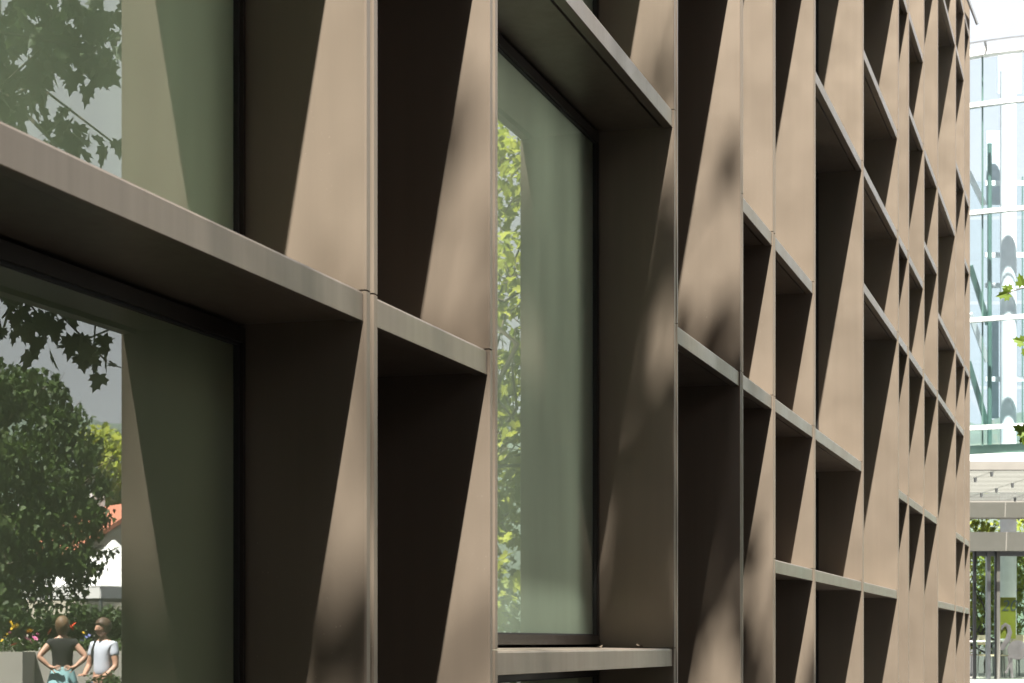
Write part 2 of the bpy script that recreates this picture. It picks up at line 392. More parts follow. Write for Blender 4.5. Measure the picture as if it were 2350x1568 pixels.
def tree(name, label, base, fork_z, r0, clumps, leaf_size, dens, mat, hi=False, droop=.6, group=None, cat='tree', twigs=True, keep=None, limb_r=.3):
    root = empty(name, base); b = Vector(base)
    tb = MB(); fork = Vector((b.x + random.uniform(-.1, .1), b.y + random.uniform(-.1, .1), fork_z))
    pts, rad = limb(b - Vector((0, 0, .1)), fork, r0, r0 * .7, .05, 8)
    rad[0] = r0 * 1.35; tb.tube(pts, rad, 12)
    tk = tb.build('trunk', m_bark, root, True); tk.matrix_parent_inverse = Matrix.Translation(-b)
    lb = MB()
    for c, r, *_ in clumps:
        c = Vector(c); rr = r[0] if hasattr(r, '__len__') else r
        p, q = limb(fork - Vector((0, 0, random.uniform(0, .25) * (fork.z - b.z))), c, r0 * limb_r, r0 * .03, .8, 7); lb.tube(p, q, 6)
        if twigs:
            for _ in range(5):
                s = c.lerp(Vector(p[4]), random.random() * .5); e = c + Vector([random.uniform(-1, 1) * rr * .8 for _ in range(3)])
                pp, qq = limb(s, e, r0 * .05, .004, .5, 4); lb.tube(pp, qq, 4)
    lo = lb.build('branches', m_bark, root, True); lo.matrix_parent_inverse = Matrix.Translation(-b)
    pos = clump_points(clumps, dens)
    if keep is not None: pos = pos[keep(pos)]
    me = leaves_mesh('crown', pos, leaf_size, hi, droop); cr_o = link('crown', me, mat, root); cr_o.matrix_parent_inverse = Matrix.Translation(-b)
    cr_o['kind'] = 'stuff'
    tag(root, label, cat, group)
    return root
m_leaf_dk = leafmat('leaf_dark', (.022, .042, .012), (.05, .085, .02), .35)
m_leaf_dk2 = leafmat('leaf_deep_green', (.024, .045, .011), (.062, .1, .022), .35, 2.6)
m_leaf_md = leafmat('leaf_mid', (.035, .065, .014), (.08, .13, .028), .4)
m_leaf_yl = leafmat('leaf_yellow_green', (.2, .27, .035), (.45, .48, .06), .5)

# tall tree behind the camera that dapples the fins: clumps hang where its shade falls on them
def shade(px, y, depth, t, r):           # a clump t metres up the sun's ray from a spot on a fin's face
    x = XF(px) - FW; p = Vector((x, depth, CZ + (HZ - y) / F * (x * math.cos(PHI) + d * math.sin(PHI)))) + SUN * t
    return (tuple(p), r)
cl = [shade(*a) + (k,) for a, k in (
    ((839, 575, .0, 12.5, .08), 3), ((839, 1250, .04, 11.5, .14), .6), ((839, 1420, .14, 11, .2), 1.0),
    ((1121, 110, .05, 12, .06), 3), ((1121, 430, .0, 12.5, .07), 3), ((1121, 640, .12, 12, .06), 2.5), ((1121, 300, .1, 13, .3), .14), ((1121, 620, .04, 13, .2), .2),
    ((1548, 110, .08, 12, .16), 1.5), ((1548, 400, .02, 11.5, .17), 1.6), ((1548, 520, .05, 11.5, .12), 1.6), ((1548, 960, .05, 11.5, .12), 1.4), ((1548, 1060, .14, 12, .24), 1.6), ((1548, 1200, .02, 12.5, .26), 1.7), ((1548, 1240, .22, 12.5, .24), 1.6), ((1548, 1400, .1, 12.2, .26), 1.3), ((1548, 1540, .03, 12, .2), .9), ((1548, 1560, .22, 12, .2), 1.0),
    ((1699, 250, -.01, 12, .07), 2), ((1699, 790, .05, 12, .16), 1.4), ((1699, 960, .08, 12.5, .34), 1.8), ((1699, 1090, .1, 12, .30), 1.8), ((1699, 1550, .09, 12.4, .22), 1),
    ((1772, 1120, .015, 12, .14), 1.3), ((1772, 1420, .03, 12, .22), 1), ((1867, 1530, .01, 12, .16), 1))]
rng = np.random.default_rng(5); random.seed(21)
tree('tall_maple', 'tall maple rising behind the viewpoint that dapples the bronze fins', (-1.5, -6.5, 0), 8.0, .28, cl, .13, 520, m_leaf_md, twigs=False)
bt = bpy.data.objects['tall_maple']
far = [((random.uniform(-11, 4.2), random.uniform(-9, -2.7), random.uniform(9.6, 14.5)), random.uniform(1.2, 1.8)) for _ in range(46)]  # extra unseen crowns, added to shade the ground and cover the sky
fp = clump_points(far, 75); fp = fp[(fp[:, 1] < -.182 * fp[:, 2] - .25) & (fp[:, 2] > 8.6)]     # the crowns stop short of the facade, so the sun still reaches it
o_ = link('crown', leaves_mesh('crown', fp, .24), m_leaf_md, bt)
o_.matrix_parent_inverse = Matrix.Translation(-bt.location); o_['kind'] = 'stuff'
# added unseen trees: high crowns above and outside the view that close off the sky
for n_, (x, y) in enumerate(((-11, -7.5), (7.5, -9.5))):
    tree('sky_block_tree', 'added unseen tree closing off the sky, ' + ('further behind the viewpoint', 'next to the spreading maple')[n_], (x, y, 0), 6.5, .26,
         [((x + random.uniform(-4, 4), y + random.uniform(-3.4, 3.0), random.uniform(8.8, 14.5)), random.uniform(1.3, 2.0)) for _ in range(18)], .22, 85, m_leaf_md, twigs=False, group='added trees closing off the sky')

rng = np.random.default_rng(17); random.seed(33)
# broad-leaved maple whose low branches are mirrored in the two left windows
def mk(px, y, D, r, k=1.0): return (tuple(M(px, y, D)), r, k)
ov = [mk(60, 120, 10.5, .42, 1.0), mk(150, 60, 10, .34), mk(235, 90, 10.2, .30), mk(60, 300, 11, .38, .9), mk(185, 110, 9.7, .16), mk(10, 420, 10.5, .3, .8), mk(262, 330, 9.5, .08, .8), mk(95, 400, 11, .16, .6),
      mk(225, 480, 10, .22, .9), mk(130, 520, 10, .25, .9), mk(50, 735, 9.6, .15, 2.2), mk(120, 765, 9.8, .18, 2), mk(170, 790, 9.7, .1, 2), mk(215, 800, 9.8, .14, 2), mk(245, 830, 9.6, .10, 2), mk(5, 730, 9.6, .12, 1.6), mk(-60, 600, 10, .4)]
up = [mk(random.uniform(-300, 420), random.uniform(-700, -150), random.uniform(9, 12.5), random.uniform(.5, .8), .55) for _ in range(12)]
b0 = M(-420, 2000, 12.5); b0.z = 0
tree('spreading_maple', 'spreading maple whose low lobed leaves are mirrored in the left windows', b0, 7.2, .17, ov + up, .12, 480, m_leaf_dk, hi=True, droop=1.0, limb_r=.13, twigs=False)

# yellow-green maple beside the far half of the facade; its outer leaves reach into the view
yl = [mk(1163 + random.uniform(-70, 70), yy, 15.8 + random.uniform(-.5, .8), .36, .8) for yy in range(330, 1230, 85)]
yl += [((random.uniform(14.6, 17.4), random.uniform(-4.8, -3.2), random.uniform(2.6, 6.4)), random.uniform(.5, .75), .5) for _ in range(16)]
yl += [mk(1163 + random.uniform(-60, 60), yy, 15.6 + random.uniform(-.3, .6), .3, .8) for yy in (1270, 1340, 1400)]
ky = lambda p: p[:, 1] < -1.45
ytree = tree('yellow_green_maple', 'yellow-green maple mirrored as a bright strip in the tall window', (14.6, -3.4, 0), 2.2, .13, yl, .10, 560, m_leaf_yl, hi=True, keep=ky)
leaf_me = mesh('leaf', LEAF_HI[0], LEAF_HI[1]); leaf_me.materials.append(leafmat('leaf_sprig', (.09, .16, .02), (.22, .3, .04), .5))
tw = MB()
def sprig(pts, leaves, D):
    w = [P(a, b, D + e) for a, b, e in pts]; tw.tube(w, [.007 - .005 * i / (len(w) - 1) for i in range(len(w))], 5)
    for (a, b, e, size, rx, ry, rz) in leaves:
        o = bpy.data.objects.new('leaf', leaf_me); COL.objects.link(o); o.parent = ytree; o.matrix_parent_inverse = Matrix.Translation(-ytree.location)
        o.location = P(a, b, D + e); o.scale = (size,) * 3; o.rotation_euler = (R(rx), R(ry), PHI - R(90) + R(rz))
sprig([(2560, 590, .5), (2470, 640, .2), (2400, 655, .05), (2345, 662, 0), (2320, 670, 0), (2312, 674, 0)],
      [(2316, 674, 0, .085, 75, -100, 0), (2320, 666, .02, .065, 70, -62, 20), (2345, 655, 0, .08, 100, -15, 0), (2372, 668, .05, .1, 80, 150, 10), (2400, 640, .1, .1, 70, -40, 0)], 11.5)
sprig([(2520, 700, .4), (2430, 760, .1), (2370, 780, 0), (2348, 788, 0)], [(2348, 786, 0, .08, 80, -70, 10), (2352, 800, 0, .08, 80, 140, -10), (2385, 780, .1, .1, 80, -40, 0)], 12)
sprig([(2540, 900, .4), (2440, 980, .1), (2375, 995, 0), (2352, 1000, 0)], [(2354, 992, 0, .10, 75, -60, 0), (2346, 1004, .05, .07, 80, 150, 10), (2380, 985, 0, .1, 80, -30, 0), (2356, 1012, -.05, .08, 75, 100, 0)], 12)
o_ = tw.build('twig', m_bark, ytree); o_.matrix_parent_inverse = Matrix.Translation(-ytree.location)

# ------------------------------------------------------------------ the square, seen mirrored in the left windows
dk = [mk(90, 900, 29.2, .5), mk(150, 965, 29.3, .42), mk(200, 1030, 29.2, .34), mk(110, 1370, 28.5, .3, .6), mk(175, 1365, 28.5, .26, .6), mk(205, 1290, 28.7, .3, .7), mk(50, 1400, 28.4, .3, .6), mk(-60, 900, 29, .8), mk(40, 900, 29.5, .55), mk(110, 980, 29, .5), mk(20, 1060, 28.6, .7), mk(165, 1040, 29, .42), mk(120, 1120, 28.8, .6), mk(205, 1110, 29, .36), mk(60, 1210, 28.6, .7),
      mk(190, 1190, 28.8, .46), mk(150, 1270, 28.6, .5), mk(230, 1180, 29, .24), mk(215, 1090, 29, .22), mk(60, 1320, 28.7, .5), mk(180, 1320, 28.8, .33), mk(-120, 1050, 29.4, 1.0), mk(-150, 1250, 29, .8), mk(10, 1390, 28.4, .35), mk(-200, 830, 30, .9)]
b0 = M(-140, 2000, 30); b0.z = 0
tree('weeping_tree', 'dense dark drooping tree mirrored behind the two people', b0, 2.4, .2, dk + [mk(random.uniform(150, 262), random.uniform(1010, 1330), 28.9, random.uniform(.1, .2), .9) for _ in range(14)], .10, 1100, m_leaf_dk2, hi=False, droop=1.1)
def shrub(name, label, clumps, size, dens, mat, group=None):
    b = Vector(clumps[0][0]); b.z = 0
    root = empty(name, b); st = MB()
    for c, r, *_ in clumps:
        for q in range(3):
            p, w = limb(b + Vector((random.uniform(-.05, .05), random.uniform(-.05, .05), 0)), Vector(c) + Vector([random.uniform(-.4, .4) * (r if not hasattr(r, '__len__') else r[0]) for _ in range(3)]), .02, .005, .4, 5); st.tube(p, w, 5)
    so_ = st.build('stems', m_bark, root); so_.matrix_parent_inverse = Matrix.Translation(-b)
    fo = link('foliage', leaves_mesh('foliage', clump_points(clumps, dens), size), mat, root); fo.matrix_parent_inverse = Matrix.Translation(-b); fo['kind'] = 'stuff'
    tag(root, label, 'shrub', group); return root
shrub('dark_hedge_shrub', 'dark leafy hedge shrub mirrored behind the flower planter', [mk(20, 1420, 28, .34), mk(110, 1430, 28, .3), mk(190, 1420, 28, .33), mk(250, 1425, 28, .3), mk(-60, 1420, 28, .34), mk(60, 1455, 28.2, .34), mk(150, 1455, 28.2, .34), mk(225, 1455, 28.2, .34), mk(275, 1440, 28.2, .3)], .08, 4500, m_leaf_dk)
shrub('low_round_shrub', 'low round shrub mirrored in front of the person in white', [mk(235, 1575, 20, .22), mk(205, 1585, 20, .18), mk(262, 1570, 20, .2)], .05, 2200, m_leaf_dk)
shrub('laurel_shrub', 'dark glossy shrub mirrored below the yellow-green maple in the tall window', [mk(1150, 1330, 17.5, .35), mk(1180, 1400, 17.3, .4), mk(1160, 1460, 17.2, .4)], .09, 600, m_leaf_md)
# planters with flowers
def planter(name, label, px0, px1, ytop, D, mat=m_conc):
    a, b = M(px0, ytop, D), M(px1, ytop, D); h = a.z
    v = (b - a); v.z = 0; L = v.length; ang = math.atan2(v.y, v.x)
    root = empty(name, (a.x, a.y, 0), ang)
    mb = MB(); t = .09; dp = -1.1 if True else 1.1
    # depth side: away from the facade
    nrm = Vector((-v.y, v.x, 0)).normalized(); sgn = 1 if nrm.y < 0 else -1
    y0, y1 = sorted((0, sgn * 1.1))
    mb.box(0, L, y0, y0 + t, 0, h).box(0, L, y1 - t, y1, 0, h).box(0, t, y0 + t, y1 - t, 0, h - .001).box(L - t, L, y0 + t, y1 - t, 0, h - .001)
    mb.build('planter_wall', mat, root)
    MB().box(t + .002, L - t - .002, y0 + t + .002, y1 - t - .002, .02, h - .08).build('soil', m_joint, root)
    tag(root, label, 'planter', 'concrete planters on the square')
    return root
planter('concrete_planter', 'pale sunlit concrete planter mirrored at the window edge', -190, 51, 1496, 26.2)
planter('concrete_planter', 'grey concrete planter mirrored behind the two people', 54, 330, 1494, 26.9)
fl_cols = {'yellow': (.75, .5, .02), 'pink': (.7, .2, .4), 'red': (.7, .08, .02), 'white': (.8, .75, .7), 'blue': (.25, .3, .6)}
fmats = {k: simple('petal_' + k, v, .7) for k, v in fl_cols.items()}
def flower_mesh(col):
    mb = MB()
    for k in range(7):
        a = 2 * math.pi * k / 7; c, s_ = math.cos(a), math.sin(a)
        i = len(mb.v); mb.v += [(0, 0, 0), (.6 * c - .3 * s_, .6 * s_ + .3 * c, .25), (1.0 * c, 1.0 * s_, .15), (.6 * c + .3 * s_, .6 * s_ - .3 * c, .25)]; mb.f.append((i, i + 1, i + 2, i + 3))
    mb.ball((0, 0, .12), .25, 6, 4)
    me = mesh('flower_head', mb.v, mb.f); me.materials.append(fmats[col]); return me
fme = {k: flower_mesh(k) for k in fl_cols}
spots = [(24, 1430, 'yellow', .036), (37, 1437, 'yellow', .036), (28, 1441, 'yellow', .03), (68, 1449, 'yellow', .045), (62, 1467, 'pink', .05), (80, 1465, 'pink', .045), (70, 1472, 'pink', .035), (116, 1449, 'red', .045),
         (164, 1440, 'red', .04), (172, 1433, 'red', .035), (31, 1480, 'red', .035), (10, 1462, 'yellow', .02), (16, 1456, 'yellow', .018), (4, 1470, 'yellow', .02), (22, 1452, 'pink', .02), (14, 1470, 'white', .02), (95, 1478, 'white', .018), (50, 1478, 'white', .016),
         (192, 1452, 'yellow', .02), (198, 1462, 'blue', .025), (190, 1470, 'blue', .025), (205, 1458, 'blue', .02), (44, 1466, 'white', .015), (86, 1455, 'pink', .02)]
ORD = ('leftmost', 'second from left', 'third from left', 'fourth from left', 'fifth from left', 'sixth from left', 'seventh from left', 'rightmost')
for n_, (px, y, col, s_) in enumerate(spots):
    same = sorted(q[0] for q in spots if q[2] == col); rank = same.index(px); rank_w = 'rightmost' if rank == len(same) - 1 else ORD[rank]
    D = 27.1 if px > 54 else 26.45
    top = M(px, y, D); base = M(px + random.uniform(-5, 5), 1506, D + .05)
    root = empty('flower', base)
    h = top - base
    st = MB().tube([(0, 0, 0), tuple(h * .5 + Vector((.01, 0, 0))), tuple(h)], [.004, .003, .002], 4).build('stem', m_leaf_md, root)
    fo = link('flower_head', fme[col], None, root); fo.location = h; fo.scale = (s_ * 1.35,) * 3; fo.rotation_euler = (R(random.uniform(-50, -10)), R(random.uniform(-60, -20)), random.uniform(0, 6))
    tag(root, {'yellow': 'yellow', 'pink': 'pink', 'red': 'orange-red', 'white': 'white', 'blue': 'pale blue'}[col] + ' flower, ' + rank_w + ' of that colour in the mirrored planters', 'flower', col + ' planter flowers')
for a, b_, D, nm in ((-180, 50, 26.9, 'pale sunlit planter'), (60, 300, 27.6, 'grey planter')):
    root = empty('bedding_plants', M((a + b_) / 2, 1500, D))
    pts = np.array([tuple(M(random.uniform(a, b_), random.uniform(1466, 1504), D + random.uniform(-.35, .3))) for _ in range(900)])
    o_ = link('foliage', leaves_mesh('foliage', pts, .05, droop=-.3), m_leaf_md, root); o_.matrix_parent_inverse = Matrix.Translation(-root.location)
    tag(root, 'low green bedding plants filling the ' + nm, 'plants', kind='stuff')

# people
m_skin = simple('skin', (.52, .3, .21), .5, 0, .05)
m_hair1 = simple('hair_dark_blond', (.15, .092, .046), .6, 0, .3, 40); m_hair2 = simple('hair_brown', (.085, .052, .032), .6, 0, .3, 40)
m_black = simple('black_cotton', (.018, .018, .018), .9); m_aqua = simple('aqua_cotton', (.33, .58, .62), .85, 0, .15, 18)
m_shirt = simple('pale_blue_shirt', (.6, .64, .74), .85, 0, .06); m_denim = simple('dark_denim', (.05, .07, .12), .9)
def skin_mesh(name, joints, edges, mat, parent, root_i=0, sub=2):
    me = bpy.data.meshes.new(name); me.from_pydata([j[:3] for j in joints], edges, []); me.update()
    o = link(name, me, mat, parent)
    o.modifiers.new('skin', 'SKIN').use_smooth_shade = True
    if not me.skin_vertices: me.attributes.new if False else None
    if not me.skin_vertices:
        bpy.context.view_layer.objects.active = o
        bpy.ops.mesh.customdata_skin_add()
    for i, j in enumerate(joints):
        r = j[3]; me.skin_vertices[0].data[i].radius = r if hasattr(r, '__len__') else (r, r)
    me.skin_vertices[0].data[root_i].use_root = True
    sb = o.modifiers.new('sub', 'SUBSURF'); sb.levels = sub; sb.render_levels = sub
    return o
def hand(joints, edges, wrist_i, wrist, dirv, nrm, side):
    """palm + five separate fingers continuing the forearm"""
    dv = Vector(dirv).normalized(); nv = Vector(nrm).normalized(); sv = dv.cross(nv).normalized() * side
    w = Vector(wrist)
    palm = w + dv * .045; joints.append((*palm, (.032, .016))); pi = len(joints) - 1; edges.append((wrist_i, pi))
    k = w + dv * .085; joints.append((*k, (.036, .013))); ki = len(joints) - 1; edges.append((pi, ki))
    for off, L in ((-.030, .062), (-.010, .075), (.010, .070), (.029, .055)):
        a = k + sv * off + dv * .012; b = a + dv * L * .5 + nv * -.008; c = a + dv * L + nv * -.03
        i0 = len(joints); joints += [(*a, .0095), (*b, .0085), (*c, .007)]; edges += [(ki, i0), (i0, i0 + 1), (i0 + 1, i0 + 2)]
    a = palm + sv * -.034; b = a + sv * -.028 + dv * .028; c = b + dv * .028 - sv * .008
    i0 = len(joints); joints += [(*a, .011), (*b, .0095), (*c, .008)]; edges += [(pi, i0), (i0, i0 + 1), (i0 + 1, i0 + 2)]
def person(label, loc, yaw, scale, arms, hair_mat, hair_long, top_mat, bottom, head_turn=0.0):
    root = empty('person', loc, yaw); root.scale = (scale,) * 3
    # +y is forward, standing 1.70 m
    J = [(0, 0, .94, (.145, .105)), (0, .01, 1.08, (.125, .09)), (0, .0, 1.24, (.14, .095)), (0, -.01, 1.38, (.135, .085)), (0, -.005, 1.455, (.055, .055)), (0, .012, 1.52, (.048, .05))]
    E_ = [(0, 1), (1, 2), (2, 3), (3, 4), (4, 5)]
    for s in (-1, 1):
        i = len(J); J += [(s * .085, 0, .86, .088), (s * .095, .01, .50, .058), (s * .1, -.015, .30, .056), (s * .1, -.02, .09, .036), (s * .105, .05, .035, .036), (s * .115, .14, .025, .028)]
        E_ += [(0, i), (i, i + 1), (i + 1, i + 2), (i + 2, i + 3), (i + 3, i + 4), (i + 4, i + 5)]
    for s, (el, wr, hd, hn) in zip((-1, 1), arms):
        i = len(J); mid = (Vector(el) + Vector(wr)) / 2
        J += [(s * .155, -.01, 1.375, .058), (*el, .042), (*mid, .038), (*wr, .026)]
        E_ += [(3, i), (i, i + 1), (i + 1, i + 2), (i + 2, i + 3)]
        hand(J, E_, i + 3, wr, hd, hn, s)
    body = skin_mesh('body', J, E_, m_skin, root)
    # head: shaped ellipsoid with jaw, nose, ears
    hm = MB(); hm.ball((0, 0, 0), (.075, .095, .118), 18, 14)
    v2 = []
    for x, y, z in hm.v:
        if z < -.02: x *= 1 + (z + .02) * 2.6; y = y * (1 + (z + .02) * 1.2) + .012 * min(1, (-.02 - z) / .06)
        if y > .07 and abs(x) < .02 and -.045 < z < .01: y += .016
        v2.append((x, y, z))
    hm.v = v2
    hm.ball((0, .104, -.025), (.014, .02, .018), 8, 6)
    for s in (-1, 1): hm.ball((s * .075, -.005, -.01), (.012, .022, .032), 8, 6)
    ho = hm.build('head', m_skin, root, True); ho.location = (0, .02, 1.60); ho.rotation_euler = (0, 0, head_turn)
    em = MB()
    for s in (-1, 1): em.ball((s * .03, .083, .008), (.012, .008, .007), 8, 6)
    em.ball((0, .087, -.068), (.022, .008, .005), 8, 5)
    em.build('eyes_and_mouth', simple('face_dark', (.12, .05, .04), .5), ho, True)
    hr = MB(); n, m_ = 20, 14
    hr.ball((0, -.016, .02), (.098, .116, .122), n, m_)
    v2 = []
    for x, y, z in hr.v:
        front = y > .02
        if front and z < .045: z = .045 + (z - .045) * .02; y = min(y, .06)
        elif z < -.03: z = -.03 + (z + .03) * (1.5 if hair_long else .6)
        r_ = 1 + .035 * math.sin(37 * x + 23 * z) * math.cos(31 * y)
        v2.append((x * r_, y * r_, z))
    hr.v = v2; hr.build('hair', hair_mat, ho, True)
    # top: follows the torso, short sleeves
    T = [(0, 0, .93, (.16, .12)), (0, .01, 1.09, (.138, .103)), (0, 0, 1.24, (.153, .108)), (0, -.01, 1.375, (.145, .096)), (0, -.006, 1.44, (.07, .066))]
    TE = [(0, 1), (1, 2), (2, 3), (3, 4)]
    for s, (el, wr, hd, hn) in zip((-1, 1), arms):
        i = len(T); sh = Vector((s * .155, -.01, 1.375)); e2 = sh.lerp(Vector(el), .32 if top_mat is m_black else .6)
        T += [(*sh, .07), (*e2, .062)]; TE += [(3, i), (i, i + 1)]
    skin_mesh('shirt', T, TE, top_mat, root)
    if bottom == 'skirt':
        sk = MB(); n = 36; prof = [(.135, 1.06), (.165, .98), (.2, .85), (.25, .65), (.29, .5)]
        for r_, z in prof:
            for k in range(n):
                a = 2 * math.pi * k / n; f_ = 1 + .06 * math.sin(9 * a) * (1.06 - z) * 2
                sk.v.append((r_ * f_ * math.cos(a), r_ * f_ * .8 * math.sin(a), z))
        for i in range(len(prof) - 1):
            for k in range(n): sk.f.append((i * n + k, i * n + (k + 1) % n, (i + 1) * n + (k + 1) % n, (i + 1) * n + k))
        sk.build('skirt', m_aqua, root, True)
    else:
        Q = [(0, 0, .96, (.152, .112))]; QE = []
        for s in (-1, 1):
            i = len(Q); Q += [(s * .085, 0, .86, .1), (s * .095, .01, .50, .075), (s * .1, -.015, .12, .062)]; QE += [(0, i), (i, i + 1), (i + 1, i + 2)]
        skin_mesh('trousers', Q, QE, m_denim, root)
        st = MB()
        st.tube([(-.13, .06, 1.12), (-.11, .1, 1.3), (-.085, .05, 1.46), (-.09, -.06, 1.45), (-.1, -.12, 1.25), (-.06, -.13, 1.02)], .012, 6)
        st.build('shoulder_strap', m_black, root)
    sh_ = MB()
    for s in (-1, 1): sh_.ball((s * .11, .06, .035), (.05, .13, .04), 12, 8)
    sh_.build('shoes', m_black, root, True)
    tag(root, label, 'person')
    return root
out = PHI - math.atan((130 - CX) / F)
fwd = -out                                  # facing away from the facade along the mirrored view
p1 = M(144, HZ, 25.2); p2 = M(238, HZ, 24.4)
p1.z = 0; p2.z = 0
hips = lambda s: ((s * .31, -.10, 1.19), (s * .165, -.14, 1.06), (-s * .75, -.35, -.1), (0, -1, .2))
person('person in a black top and aqua skirt, hands on hips, mirrored in the window', p1, fwd - R(90), 1.02, [hips(-1), hips(1)], m_hair1, True, m_black, 'skirt')
v = (p1 - p2); w_ = Vector((0, 2 * YG + d, 0)) - p2; v = v.normalized() + w_.normalized() * 1.5; face2 = math.atan2(v.y, v.x)
person('person in a pale shirt with dark shoulder strap, mirrored beside the black top', p2, face2 - R(90), 1.0, [((-.22, .02, 1.1), (-.16, .2, .98), (.3, .8, .1), (0, 0, 1)), ((.22, .02, 1.1), (.17, .18, .97), (-.3, .8, .1), (0, 0, 1))], m_hair2, False, m_shirt, 'trousers', R(15))

# marquee, houses and trees further off in the mirrored view
def tent(px, D, half, label):
    c = M(px, HZ, D); root = empty('marquee_tent', (c.x, c.y, 0), .4); e, pk = CZ + (HZ - 1352) / F * D, CZ + (HZ - 1240) / F * D
    mb = MB(); n = 6
    ring = [[(math.copysign(1, a) * half * (1 - i / n) ** 1.35 if abs(a) == 1 else 0, 0, 0) for a in (1,)] for i in range(n + 1)]
    for i in range(n + 1):
        q = half * (1 - i / n) ** 1.35 + .03; z = e + (pk - e) * (i / n)
        mb.v += [(-q, -q, z), (q, -q, z), (q, q, z), (-q, q, z)]
    for i in range(n):
        for k in range(4): mb.f.append((i * 4 + k, i * 4 + (k + 1) % 4, i * 4 + 4 + (k + 1) % 4, i * 4 + 4 + k))
    mb.build('tent_roof', m_white, root)
    vl = MB()
    for a, b_, c_, d_ in ((-half, half, -half - .02, -half), (-half, half, half, half + .02), (-half - .02, -half, -half, half), (half, half + .02, -half, half)): vl.box(a, b_, c_, d_, e - .28, e + .02)
    vl.build('valance', m_white, root)
    for sx in (-1, 1):
        for sy in (-1, 1): MB().tube([(sx * half * .97, sy * half * .97, 0), (sx * half * .97, sy * half * .97, e - .02)], .04, 8).build('pole', m_grey, root)
    tag(root, label, 'tent')
tent(262, 46, 1.6, 'white peaked marquee tent mirrored behind the dark drooping tree')
m_stucco = simple('cream_stucco', (.6, .55, .45), .9, 0, .06); m_roof = simple('red_roof_tiles', (.42, .15, .09), .85, 0, .2, 14); m_wglass = simple('far_window', (.06, .07, .08), .2)
def house(px, D, wdt, eave, ridge, label, wallm, roofm, chim=True):
    c = M(px, HZ, D); root = empty('house', (c.x, c.y, 0), R(-52)); dp = wdt * .8
    MB().box(-wdt / 2, wdt / 2, -dp / 2, dp / 2, 0, eave).build('wall', wallm, root)
    rf = MB().prism([(-dp / 2 - .4, eave - .1), (0, ridge), (dp / 2 + .4, eave - .1), (dp / 2 + .4, eave + .12), (0, ridge + .25), (-dp / 2 - .4, eave + .12)][::-1], 'x', -wdt / 2 - .35, wdt / 2 + .35).build('roof', roofm, root)
    MB().prism([(-dp / 2, eave), (dp / 2, eave), (0, ridge - .02)], 'x', -wdt / 2 + .01, wdt / 2 - .01).build('gable', wallm, root)
    if chim: MB().box(wdt * .2, wdt * .2 + .7, -.3, .4, eave + .5, ridge + 1.3).build('chimney', m_white, rf)
    for zz in np.arange(1.2, eave - 1.3, 2.9):
        for xx in np.linspace(-wdt / 2 + 1.2, wdt / 2 - 1.2, max(2, int(wdt / 2.6))):
            for yy, q in ((-dp / 2 - .03, -1), (dp / 2 + .03, 1)):
                w_ = MB().box(xx - .5, xx + .5, min(yy, yy - q * .05), max(yy, yy - q * .05), zz, zz + 1.4).build('window', m_wglass, root)
                MB().box(xx - .6, xx + .6, min(yy, yy + q * .08), max(yy, yy + q * .08), zz - .1, zz - .001).build('sill', m_white, w_)
    tag(root, label, 'house')
house(256, 95, 9, 5.6, 8.2, 'cream house with a red tiled roof mirrored beside the window edge', m_stucco, m_roof)
house(228, 150, 12, 14, 17.5, 'far pale house with white chimney mirrored above the red roof', m_white, m_grey)
house(-30, 120, 12, 6.5, 9.5, 'far cream house hidden mostly by the dark drooping tree', m_stucco, m_roof)
for (px, D, h, w_, lb) in ((275, 130, 17, 3.2, 'bright green tree mirrored right of the pale house'), (190, 140, 13.5, 3.0, 'pale green tree mirrored left of the pale house')):
    c = M(px, HZ, D); c.z = 0
    tree('far_tree', lb, c, h * .35, .25, [((c.x + random.uniform(-1, 1) * w_ * .5, c.y + random.uniform(-1, 1) * w_ * .5, h * q), w_ * random.uniform(.5, .75)) for q in (.35, .45, .55, .65, .72, .82, .9, .6)], .55, 9, m_leaf_yl if px > 250 else m_leaf_md, twigs=False, group='trees beyond the square')
# added unseen houses that keep low sky light off the fins
def sky_block_house(name, label, loc, rz, L, dp, h, wm):
    root = empty(name, loc, rz)
    MB().box(-L / 2, L / 2, -dp, 0, 0, h).build('wall', wm, root)
    MB().prism([(-dp - .5, h), (.5, h), (.5, h + .25), (-dp * .5, h + 3.2), (-dp - .5, h + .25)], 'x', -L / 2 - .4, L / 2 + .4).build('roof', m_roof, root)
    wme = mesh('window', *(lambda m_: (m_.v, m_.f))(MB().box(-.55, .55, -.02, .03, 0, 1.7))); sme = mesh('sill', *(lambda m_: (m_.v, m_.f))(MB().box(-.65, .65, .031, .14, -.08, -.001)))
    wme.materials.append(m_wglass); sme.materials.append(m_conc)
    for zz in np.arange(1.0, h - 2, 3.2):
        for xx in np.arange(-L / 2 + 1.5, L / 2 - 1, 2.6):
            w_ = link('window', wme, None, root); w_.location = (xx, .001, zz); s_ = link('sill', sme, None, w_)
    tag(root, label, 'house')
m_brick = simple('dark_red_brick', (.09, .06, .05), .9, 0, .2, 12)
sky_block_house('sky_block_house', 'added unseen dark brick house blocking low sky behind the viewpoint', (-19, -16, 0), R(-90), 27, 10, 12, m_brick)
sky_block_house('sky_block_house', 'added unseen dark brick house blocking low sky opposite the bronze facade', (2, -27, 0), 0, 34, 10, 13, m_brick)
